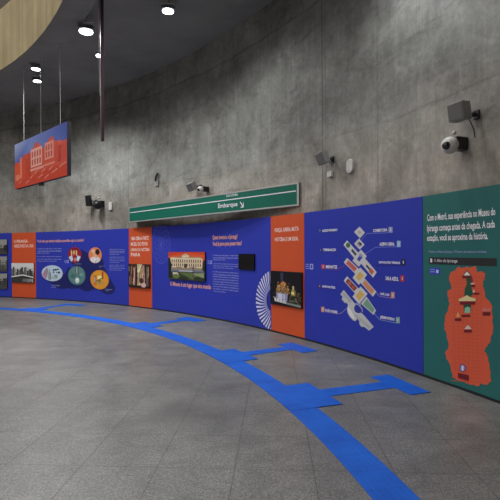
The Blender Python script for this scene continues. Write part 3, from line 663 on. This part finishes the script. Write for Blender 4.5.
# --- green panel with the district map
p = panel(SX[7], SX[7]+1.42, 'green', 'dark green panel at the right edge with an orange district map')
def zrow(x0, y0a, y0b, x1): s0, zt = W(x0, y0a); _, zb = W(x0, y0b); return s0, W(x1, y0a)[0], zb, zt
for s, x1, ya, yb in (('Com o Metrô, sua experiência no Museu do', 495.4, 214.4, 223.2), ('Ipiranga começa antes da chegada. A cada', 495.0, 225.0, 233.6), ('estação, você se aproxima da história.', 488.0, 234.8, 243.0)):
    s0, s1, zb, zt = zrow(427.2, ya, yb, x1); text(M, s, s0, s1, zb, zt, MAT['white'], 'title_text', p, 0.0015, 0.018)
s0, s1, zb, zt = zrow(429, 250.4, 253.4, 486.5); text(M, 'Próximo ao Museu do Ipiranga, a 374 metros da estação por caminhada', s0, s1, zb, zt, MAT['lilac'], 'body_text', p, 0.0015, 0.0)
s0, s1, zb, zt = zrow(429, 257.2, 264.0, 496.8); put('station_bar', slab(M, s0, s1, zb, zt, 0, 0.002), MAT['dark'], p)
s0, s1, zb, zt = zrow(434.2, 258.8, 262.8, 457.6); text(M, '\u2299 Alto do Ipiranga', s0, s1, zb, zt, MAT['white'], 'station_text', p, 0.004, 0.0)
s0, s1, zb, zt = zrow(430.6, 258.4, 262.4, 432.6); text(M, 'B', s0, s1, zb, zt, MAT['white'], 'station_text', p, 0.004, 0.04)
b = Art(px); b.rect(429.6, 267.8, 440, 274.6, (48, 66, 176)); b.rect(436.2, 269.8, 438.6, 273, (190, 200, 236), 1)
for k in range(2): b.rect(430.4, 269.2+k*2.2, 435, 270+k*2.2, (140, 160, 220), 1)
b.build(M, 'blue_tag', p, 0.001)
outline = [(458.2, 266.9), (462, 268.4), (466, 266.6), (470, 268.2), (475.7, 265.5), (476.6, 271.8), (480, 271.4), (485.5, 273.2), (484.8, 278), (482.9, 282), (482.7, 285.8), (484.6, 290), (485, 295), (487.6, 299.8), (490.4, 303), (492.4, 306.7), (492.2, 314), (493.1, 325), (493, 333.4), (490.6, 338), (489.6, 343.2), (486, 347), (484, 350.9), (486.8, 354), (488.3, 357.9), (489.6, 367), (490.2, 374), (491.7, 381.6), (489, 382.6), (487.5, 385.1), (483.6, 384.6), (481.3, 383), (477.8, 386.5), (472, 384.4), (466, 383.4), (462.4, 381), (456, 379.4), (452.6, 376.7), (451, 368), (448.4, 361.4), (446, 357), (444.9, 353), (447.6, 349), (449, 346), (447.4, 339), (446.3, 333.4), (444.4, 329), (444.2, 325), (445, 319), (445.6, 315), (448.4, 309), (449.8, 302.5), (448, 297), (447, 292), (450, 289.6), (451.9, 287.9), (450, 283), (449, 278.8), (450.5, 273.2), (454, 271)]
jag = []; rnd = random.Random(4)
for i, q in enumerate(outline):
    n = outline[(i+1) % len(outline)]; jag.append(q)
    for f in (0.34, 0.67): jag.append((q[0]+(n[0]-q[0])*f+rnd.uniform(-.7, .7), q[1]+(n[1]-q[1])*f+rnd.uniform(-.7, .7)))
b = Art(px); b.poly(jag, (216, 90, 60))
for k in range(30):                                     # streets printed slightly darker
    y = 276+k*3.6; x0 = 453+2*math.sin(k*1.7); b.line([(x0, y), (x0+10+6*math.sin(k), y+0.6), (482+2*math.cos(k*2.1), y+2.0)], 0.006, (206, 84, 56), 1)
for k in range(7): b.line([(455+k*4.4, 290), (453.5+k*4.8, 330), (456+k*4.4, 372)], 0.006, (206, 84, 56), 1)
DR, CRM, PK = (110, 26, 32), (220, 206, 150), (30, 84, 62)
b.poly([(466, 277), (471.6, 277), (472.6, 283), (471, 286), (473.4, 294), (470, 297.4), (464.4, 296), (464.8, 289), (467, 284)], PK, 2)
b.poly([(463.6, 303), (471, 303), (471.2, 311), (464, 311)], PK, 2)
b.poly([(462.6, 276), (467.2, 270), (471.8, 276)], (30, 40, 40), 2); b.poly([(463.8, 275.4), (467.2, 271.4), (470.6, 275.4)], (226, 224, 214), 3); b.rect(462.4, 276.2, 472.2, 278.2, DR, 4)
b.rect(470.6, 279, 473, 281.4, (130, 30, 40), 3); b.rect(470.8, 283, 474.6, 284.4, (226, 190, 180), 3); b.rect(471, 284.8, 475.2, 287, DR, 3)
b.poly([(472.6, 292.4), (474, 289.6), (475.4, 292.4)], (214, 200, 196), 3); b.rect(473.8, 292.8, 479.6, 294.6, DR, 3)
b.poly([(459, 299), (463.4, 297.4), (467, 295), (471, 297.4), (475.8, 298.4), (475.8, 301), (459, 301)], CRM, 4); b.rect(460.2, 301.6, 475.4, 304.6, DR, 4)
b.poly([(465, 308), (468, 306.6), (470.6, 308), (470.4, 313), (464.8, 313)], (140, 186, 160), 4); b.rect(461.8, 314.6, 470.4, 317, DR, 4)
b.poly([(456.2, 317), (458.2, 311.6), (460.2, 317)], (226, 160, 96), 3); b.rect(455, 318.2, 461.4, 321, DR, 4)
b.poly([(482, 310.6), (484.4, 307.4), (487, 309), (490.8, 307.8), (490.8, 311.2), (482, 311.2)], (206, 120, 110), 3); b.rect(483, 312, 490.6, 315.6, DR, 4)
b.poly([(464.4, 329), (468, 325), (472, 329)], (206, 196, 190), 3); b.rect(464.2, 329.8, 472, 332.4, DR, 4)
b.ell(462.8, 368, 3.3, 3.9, (86, 70, 140), 3, 20); b.ell(462.8, 368, 2.5, 3.0, (150, 140, 196), 4, 18); b.rect(462.0, 365.6, 463.7, 370.6, (236, 234, 240), 5)
b.poly([(458.2, 372.8), (469, 375.2), (469, 381), (458.2, 378)], DR, 4)
b.build(M, 'district_map', p, 0.001)

# ------------------------------------------------------------------ green direction sign
A0, A1 = at(129, 215, 12.62), at(299, 194, 8.10)
A0.z = A1.z = 0
ux = (A1-A0); SL = ux.length; ux.normalize(); un = Vector((ux.y, -ux.x, 0))
if un.dot(A0) > 0: un = -un
def S(u, v, d=0.0): return A0+ux*u+un*d+Vector((0, 0, v))
def Spx(x, y):                           # sight line onto the sign face
    a, v = ray(x, y); den = a*un.x+un.y; t = A0.dot(un)/den
    P = Vector((a*t, t, EYE+v*t)); return (P-A0).dot(ux), P.z
z0s, z1s = 2.428, 2.862
sg = empty('direction_sign', S(SL/2, z0s, -0.05), 'long green boarding sign with white frame mounted on the concrete above the panels', 'sign')
put('housing', slab(S, 0, SL, z0s+0.01, z1s-0.01, -0.14, -0.012, 10), MAT['sdark'], sg)
bm = slab(S, 0, SL, z1s-0.03, z1s, -0.145, 0.006, 10)
for args in ((0, SL, z0s, z0s+0.03), (0, 0.035, z0s+0.03, z1s-0.03), (SL-0.045, SL, z0s+0.03, z1s-0.03)): bm = merge(bm, slab(S, *args, -0.04, 0.006, 10))
put('sign_frame', bm, MAT['frame'], sg)
put('sign_face', slab(S, 0.03, SL-0.04, z0s+0.02, z1s-0.02, -0.012, 0, 10), MAT['sgreen'], sg)
put('divider_line', slab(S, 0.06, SL-0.07, 2.697, 2.716, 0, 0.002, 10), MAT['white'], sg)
def stx(s, x0, x1, yt, yb, name, w):
    u0, zt = Spx(x0, yt); _, zb = Spx(x0, yb); u1, _ = Spx(x1, yt); text(S, s, u0, u1, zb, zt, MAT['white'], name, sg, 0.003, w)
stx('Sentido', 226.4, 238, 194, 197.2, 'sign_text', 0.0); stx('Embarque', 218.2, 237.6, 203.8, 209.6, 'sign_text', 0.015)
u0, zt = Spx(240.0, 201.6); u1, zb = Spx(243.8, 206.6); zb = zt-0.13
w = u1-u0; h = zt-zb
bm = bmesh.new()
for pts in ([(0, .86), (.12, 1), (.86, .26), (.72, .12)], [(1, 0), (.84, 0), (.84, .78), (1, .78)], [(1, 0), (1, .16), (.2, .16), (.2, 0)]):
    bm.faces.new([bm.verts.new(S(u0+w*x, zb+h*y, 0.003)) for x, y in pts])
put('arrow', bm, MAT['white'], sg)
bm = bmesh.new()
for u in (0.5, SL*0.35, SL*0.65, SL-0.5):            # arms back to the wall
    b0 = S(u, 2.64, -0.13); dirn = Vector((b0.x-WC.x, b0.y-WC.y, 0)); L = RW-dirn.length; dirn.normalize()
    if L > 0.02: tube_bm([b0, b0+dirn*(L+0.01)], 0.025, 8, bm)
put('wall_arm', bm, MAT['dsteel'], sg)

# ------------------------------------------------------------------ hanging picture board and post
B0, B1 = at(14.9, 167, 12.1), at(67.2, 150, 9.92)
B0.z = B1.z = 0; bx = B1-B0; BL = bx.length; bx.normalize(); bn = Vector((bx.y, -bx.x, 0))
if bn.dot(B0) > 0: bn = -bn
def H(u, v, d=0.0): return B0+bx*u+bn*d+Vector((0, 0, v))
hz0, hz1 = 3.33, 4.545
hb = empty('hanging_banner', H(BL/2, hz0, 0), 'blue and red picture board hanging from the ceiling on thin wires', 'banner')
put('board', slab(H, 0, BL, hz0, hz1, -0.09, 0, 10), MAT['edge'], hb)
def banner(a):
    a.poly([(0, 0), (1, 0), (1, 1), (0, 1)], [(214, 74, 48), (206, 70, 58), (74, 92, 176), (150, 168, 214)])
    a.poly([(0, .5), (.35, .72), (.35, 1), (0, 1)], [(66, 88, 178), (120, 140, 204), (120, 140, 206), (170, 186, 222)], 1)
    a.poly([(.35, .6), (1, .6), (1, 1), (.35, 1)], [(120, 140, 204), (78, 96, 176), (62, 80, 166), (120, 140, 206)], 1)
    a.poly([(0, .56), (.06, .6), (.1, .54), (.2, .66), (.3, .7), (.35, .62), (.35, 0), (0, 0)], (214, 78, 54), 2)
    a.poly([(.3, 0), (.3, .66), (.34, .7), (.37, .68), (.37, .76), (.42, .78), (.42, .84), (.5, .85), (.5, .78), (.56, .77), (.56, .7), (.62, .68), (.68, .72), (.68, .8), (.74, .84), (.78, .82), (.78, .74), (.9, .7), (.94, .66), (1, .68), (1, 0)], (212, 86, 68), 2)
    for x0, x1, y0, y1, c in ((.35, .57, .36, .74, (232, 172, 164)), (.62, .78, .42, .76, (226, 150, 138)), (.12, .16, .2, .66, (232, 132, 106)), (.19, .23, .3, .7, (204, 86, 64)), (.8, 1, .3, .62, (204, 78, 66)), (.86, .9, .3, .7, (216, 104, 88)), (.0, .1, .1, .5, (222, 84, 52)), (.24, .34, .1, .6, (200, 70, 50))):
        a.rect(x0, y0, x1, y1, c, 3)
    for k in range(4):
        for j in range(2): a.rect(.37+k*.05, .40+j*.16, .4+k*.05, .52+j*.16, (196, 96, 84), 4)
    for k in range(3):
        for j in range(2): a.rect(.64+k*.045, .46+j*.14, .665+k*.045, .57+j*.14, (190, 84, 72), 4)
    a.rect(.34, .28, .6, .33, (232, 160, 148), 4); a.rect(.6, .3, .8, .34, (226, 140, 126), 4)
    a.poly([(0, 0), (1, 0), (1, .22), (.7, .26), (.3, .2), (0, .12)], (204, 70, 50), 4)
    for x, y, l in ((.1, .1, .05), (.25, .06, .06), (.34, .14, .05), (.5, .1, .08), (.62, .06, .07), (.75, .13, .09), (.88, .2, .1), (.42, .2, .06), (.56, .2, .07), (.7, .2, .06)): a.line([(x, y), (x+l, y+.05)], 0.03, (226, 146, 130), 5)
    a.ell(.07, .24, .05, .07, (232, 130, 106), 5, 12)
a = Art(lambda q: (BL*q[0], hz0+(hz1-hz0)*q[1])); banner(a); a.build(H, 'printed_picture', hb, 0.002, MAT['photo'], 5)
for x in (22.3, 39.3, 58.6):
    u, v = ray(x, 160); den = u*bn.x+bn.y; t = B0.dot(bn)/den; uu = (Vector((u*t, t, 0))-B0).dot(bx)
    q = H(uu, 0, -0.045); zc = BZ0 if HR_IN < (Vector((q.x, q.y))-HC).length < HR_OUT else CEIL
    bm = tube_bm([(q.x, q.y, hz1-0.02), (q.x, q.y, zc)], 0.0055, 6); cyl_bm(0.035, 0.035, 0.03, Matrix.Translation((q.x, q.y, zc-0.015)), 12, bm)
    put('hanger_wire', bm, MAT['wire'], hb)
q = H(BL*0.52, hz0-0.03, -0.045); put('bottom_clip', box_bm(0.12, 0.05, 0.09, Matrix.Translation(q)), MAT['dsteel'], hb)

tp, bt = at(102.4, 0, 8.5), at(101.9, 141, 8.5)
ps = empty('hanging_post', (tp.x, tp.y, CEIL), 'slim dark maroon post hanging down from the ceiling in front of the concrete', 'post')
bm = bmesh.new(); rot = Matrix.Rotation(R_(28), 4, 'Z')
mt = Matrix.Translation(((tp.x+bt.x)/2, 8.5, (CEIL+bt.z)/2)) @ rot
put('square_tube', box_bm(0.058, 0.065, CEIL-bt.z, mt, 0.004), MAT['post'], ps)
put('ceiling_plate', box_bm(0.16, 0.16, 0.02, Matrix.Translation((tp.x, 8.5, CEIL-0.01)) @ rot), MAT['dsteel'], ps)
put('lit_side_strip', tube_bm([(tp.x-0.05, 8.45, CEIL), (tp.x-0.046, 8.45, 5.2), (tp.x-0.042, 8.45, 4.6)], 0.012, 8), MAT['conduit'], ps)  # pale rod added to imitate lamplight on the post's left side

# ------------------------------------------------------------------ loudspeakers, cameras, cover plates
def wall_frame(x, y, off=0.004):
    """matrix at the concrete face: x along the wall to the right, -y out of the wall, z up"""
    s, z = W(x, y, RW); a = s/RP; r = RW-off
    o = Vector((WC.x+r*math.sin(a), WC.y+r*math.cos(a), z))
    X, Y = Vector((math.cos(a), -math.sin(a), 0)), Vector((math.sin(a), math.cos(a), 0))
    return Matrix(((X.x, Y.x, 0, o.x), (X.y, Y.y, 0, o.y), (0, 0, 1, o.z), (0, 0, 0, 1)))
def E(y, p, r): return Matrix.Rotation(R_(y), 4, 'Z') @ Matrix.Rotation(R_(p), 4, 'X') @ Matrix.Rotation(R_(r), 4, 'Y')
def speaker(x, y, out, yaw, pitch, roll, w, h, dp, label, shift=(0, 0), body='grey', face='grille', drop=0.06, group='grey loudspeakers on the concrete wall'):
    F = wall_frame(x, y); o = F @ Vector((0, 0, 0)); sp = empty('loudspeaker', o, label, 'loudspeaker', group)
    B = F @ Matrix.Translation((shift[0], -out, shift[1])) @ E(yaw, pitch, roll)
    put('cabinet', box_bm(w, dp, h, B, 0.008, None, 1.0), MAT[body], sp)
    put('grille', box_bm(w*0.9, 0.008, h*0.9, B @ Matrix.Translation((0, -dp/2-0.003, 0)), 0.003), MAT[face], sp)
    bm = box_bm(0.07, 0.02, 0.1, F @ Matrix.Translation((0, -0.01, 0.0)), 0.003)
    back = (F.inverted() @ B) @ Vector((0, dp/2-0.01, 0))
    tube_bm([F @ Vector((0, -0.01, 0)), F @ Vector((0, -0.05, 0)), F @ back], 0.016, 8, bm)
    lathe_bm([(0, -0.028), (0.024, -0.02), (0.03, 0), (0.024, 0.02), (0, 0.028)], F @ Matrix.Translation((0, -0.055, 0)), 12, bm)
    put('bracket', bm, MAT['dsteel'], sp)
    c0 = (F.inverted() @ B) @ Vector((w*0.2, dp/2, -h*0.35))
    pts = [c0, c0+Vector((0.02, 0.02, -0.05)), Vector((c0.x*0.6+0.02, -0.05, c0.z-drop)), Vector((c0.x*0.4, -0.02, c0.z-drop*1.6))]
    put('cable', tube_bm([F @ q for q in pts], 0.006, 6), MAT['black'], sp)
    return sp
speaker(477.5, 115, 0.2, 10, 6, -3, 0.185, 0.195, 0.16, 'grey box loudspeaker above the white dome camera at the right', (-0.06, 0.03), drop=0.14)
speaker(333, 159.5, 0.2, 8, 18, -12, 0.18, 0.2, 0.13, 'tilted grey loudspeaker beside the joint line, left of a white oval cover', (-0.02, 0.01))
speaker(201, 186.8, 0.2, 12, 28, -10, 0.2, 0.2, 0.16, 'dark grey loudspeaker just above the green sign', (-0.1, 0))
speaker(96.5, 201.5, 0.18, 30, 14, 0, 0.15, 0.33, 0.15, 'dark loudspeaker on the concrete left of the green sign', (-0.14, 0.02), 'black', 'dark')

def dome_camera(x, y, out, k, yaw, pitch, label, shell='offw'):
    F = wall_frame(x, y); dc = empty('security_camera', F @ Vector((0, 0, 0)), label, 'camera', 'security cameras on the concrete wall')
    H_ = F @ Matrix.Translation((0, -out, 0)) @ E(yaw, pitch, 0) @ Matrix.Rotation(R_(90), 4, 'X') @ Matrix.Scale(k, 4)   # +z looks out of the wall
    put('camera_housing', lathe_bm([(0, -0.1), (0.06, -0.088), (0.088, -0.055), (0.1, 0), (0.097, 0.03), (0.087, 0.052), (0.072, 0.072), (0.052, 0.087), (0.045, 0.09)], H_, 32), MAT[shell], dc, True)
    put('lens_dome', lathe_bm([(0.047, 0.088), (0.045, 0.104), (0.036, 0.118), (0.02, 0.126), (0, 0.128)], H_, 24), MAT['lens'], dc, True)
    bm = box_bm(0.12*k, out-0.02, 0.15*k, F @ Matrix.Translation((0.025*k, -(out-0.02)/2, 0.02*k)), 0.01)
    put('wall_mount', bm, MAT['black'], dc)
    put('junction_cap', lathe_bm([(0, -0.02), (0.02, -0.014), (0.026, 0), (0.02, 0.014), (0, 0.02)], F @ Matrix.Translation((-0.02*k, -out*0.55, 0.16*k)) @ Matrix.Rotation(R_(90), 4, 'Y') @ Matrix.Scale(k, 4), 16), MAT['offw'], dc, True)
    return dc
dome_camera(462.8, 146.8, 0.19, 0.98, 16, 10, 'white dome camera with black lens below the right-hand loudspeaker')
dome_camera(207.5, 190.2, 0.2, 0.8, 10, 12, 'small white camera tucked beside the loudspeaker above the green sign')
dome_camera(102.3, 205.4, 0.17, 1.35, 10, 14, 'small black dome camera beside the dark loudspeaker left of the green sign', 'black')

def plate(name, x, y, w, h, label, cat='cover plate', r=0.03, m='offw', group='pale wall cover plates'):
    F = wall_frame(x, y); o = empty(name, F @ Vector((0, 0, 0)), label, cat, group)
    bm = bmesh.new(); n = 8; ring = []
    for cx, cy, a0 in ((w/2-r, h/2-r, 0), (-w/2+r, h/2-r, 90), (-w/2+r, -h/2+r, 180), (w/2-r, -h/2+r, 270)):
        for k in range(n+1): a = R_(a0+90*k/n); ring.append((cx+r*math.cos(a), cy+r*math.sin(a)))
    rows = [[bm.verts.new(F @ Vector((x_*f, -d, z_*f))) for x_, z_ in ring] for d, f in ((0, 1), (0.03, 1), (0.042, 0.93))]
    for p_, q_ in zip(rows, rows[1:]):
        for k in range(len(ring)): bm.faces.new((p_[k], p_[(k+1) % len(ring)], q_[(k+1) % len(ring)], q_[k]))
    bm.faces.new(rows[-1]); bm.faces.new(rows[0][::-1]); bmesh.ops.recalc_face_normals(bm, faces=bm.faces)
    put('cover', bm, MAT[m], o)
    bm = None
    for z_ in (-h*0.32, h*0.32): bm = cyl_bm(0.007, 0.007, 0.006, F @ Matrix.Translation((0, -0.044, z_)) @ Matrix.Rotation(R_(90), 4, 'X'), 10, bm)
    put('screw', bm, MAT['steel'], o)
plate('cover_plate', 351.2, 166.2, 0.15, 0.22, 'white oval cover plate on the concrete right of the tilted loudspeaker', r=0.07)
plate('cover_plate', 331.2, 174.2, 0.11, 0.1, 'small square white box directly below the tilted loudspeaker', r=0.015)
plate('cover_plate', 111.3, 206.2, 0.15, 0.24, 'small pale cover plate between the dark loudspeaker and the green sign', r=0.03)
F = wall_frame(158, 178, 0.01); jb = empty('conduit_stub', F @ Vector((0, 0, 0)), 'small dark conduit stub on the bare concrete above the green sign', 'fitting')
put('stub', tube_bm([F @ Vector((-0.05, -0.04, -0.08)), F @ Vector((-0.02, -0.05, 0.02)), F @ Vector((0.06, -0.04, 0.12))], 0.032, 10), MAT['sdark'], jb)
put('base_plate', box_bm(0.16, 0.03, 0.16, F @ Matrix.Translation((-0.03, -0.015, -0.14)), 0.006), MAT['grey'], jb)

# ------------------------------------------------------------------ ceiling floodlights
def flood(pos, k, aim, label, power, spot=True, ceil_z=CEIL):
    """rectangular floodlight on a drop rod; its glass looks along aim"""
    fl = empty('floodlight', (pos.x, pos.y, ceil_z), label, 'floodlight', 'floodlights under the ceiling')
    d = (Vector(aim)-pos).normalized(); q = d.to_track_quat('Z', 'Y').to_matrix().to_4x4(); B = Matrix.Translation(pos) @ q
    bm = box_bm(0.3*k, 0.2*k, 0.07*k, B @ Matrix.Translation((0, 0, -0.045*k)), 0.012*k)
    for i in range(5): box_bm(0.26*k, 0.012*k, 0.05*k, B @ Matrix.Translation((0, (-0.07+i*0.035)*k, -0.1*k)), 0, bm)
    put('lamp_body', bm, MAT['steel'], fl)
    put('lamp_glass', lathe_bm([(0, 0.012*k), (0.6*0.13*k, 0.010*k), (0.11*k, 0.0), (0.11*k, -0.012*k)], B @ Matrix.Diagonal((1.2, 0.8, 1, 1)), 24), MAT['glass'], fl)
    bm = None
    for sx_ in (-1, 1): bm = tube_bm([B @ Vector((sx_*0.16*k, 0, -0.04*k)), pos+Vector((sx_*0.16*k, 0, 0.2*k))], 0.01*k, 6, bm)
    tube_bm([pos+Vector((-0.16*k, 0, 0.2*k)), pos+Vector((0.16*k, 0, 0.2*k))], 0.01*k, 6, bm)
    tube_bm([pos+Vector((0, 0, 0.2*k)), Vector((pos.x, pos.y, ceil_z))], 0.012*k, 6, bm); put('yoke', bm, MAT['frame'], fl)
    ld = bpy.data.lights.new('floodlight_beam', 'SPOT'); ld.energy = power; ld.spot_size = R_(150); ld.spot_blend = 0.9; ld.shadow_soft_size = 0.12*k; ld.color = (0.95, 0.98, 1.0)
    lo = bpy.data.objects.new('floodlight_beam', ld); C.objects.link(lo); lo.parent = fl
    lo.matrix_world = Matrix.Translation(pos+d*0.05*k) @ (-d).to_track_quat('Z', 'Y').to_matrix().to_4x4()
    lo.location = (pos+d*0.05*k)-Vector((pos.x, pos.y, ceil_z)); lo.rotation_euler = (-d).to_track_quat('Z', 'Y').to_euler()
    return fl
flood(at(86, 32, 9.35), 1.05, (-3.0, 7.6, 0), 'largest bright floodlight, nearest the pale ring beam, left of the post', LAMP_W)
flood(at(99.6, 56, 10.4), 0.62, (-2.6, 7.5, 0), 'small floodlight half hidden behind the hanging post', LAMP_W_SMALL*0.5)
flood(at(36, 69.5, 11.35), 0.8, (-5.2, 10.6, 0), 'upper of the two floodlights above the hanging banner', LAMP_W_SMALL)
flood(at(37.2, 81.5, 12.15), 0.8, (-5.8, 11.6, 0), 'lower of the two floodlights above the hanging banner', LAMP_W_SMALL)
flood(at(168, 11.5, 8.75), 0.85, (-1.2, 6.8, 0), 'single bright floodlight at the top centre of the dark ceiling', LAMP_W)
flood(Vector((1.45, 5.6, 6.3)), 0.85, (0.8, 3.0, 0), 'floodlight continuing the ceiling row to the right of the top centre one', LAMP_W*1.1)
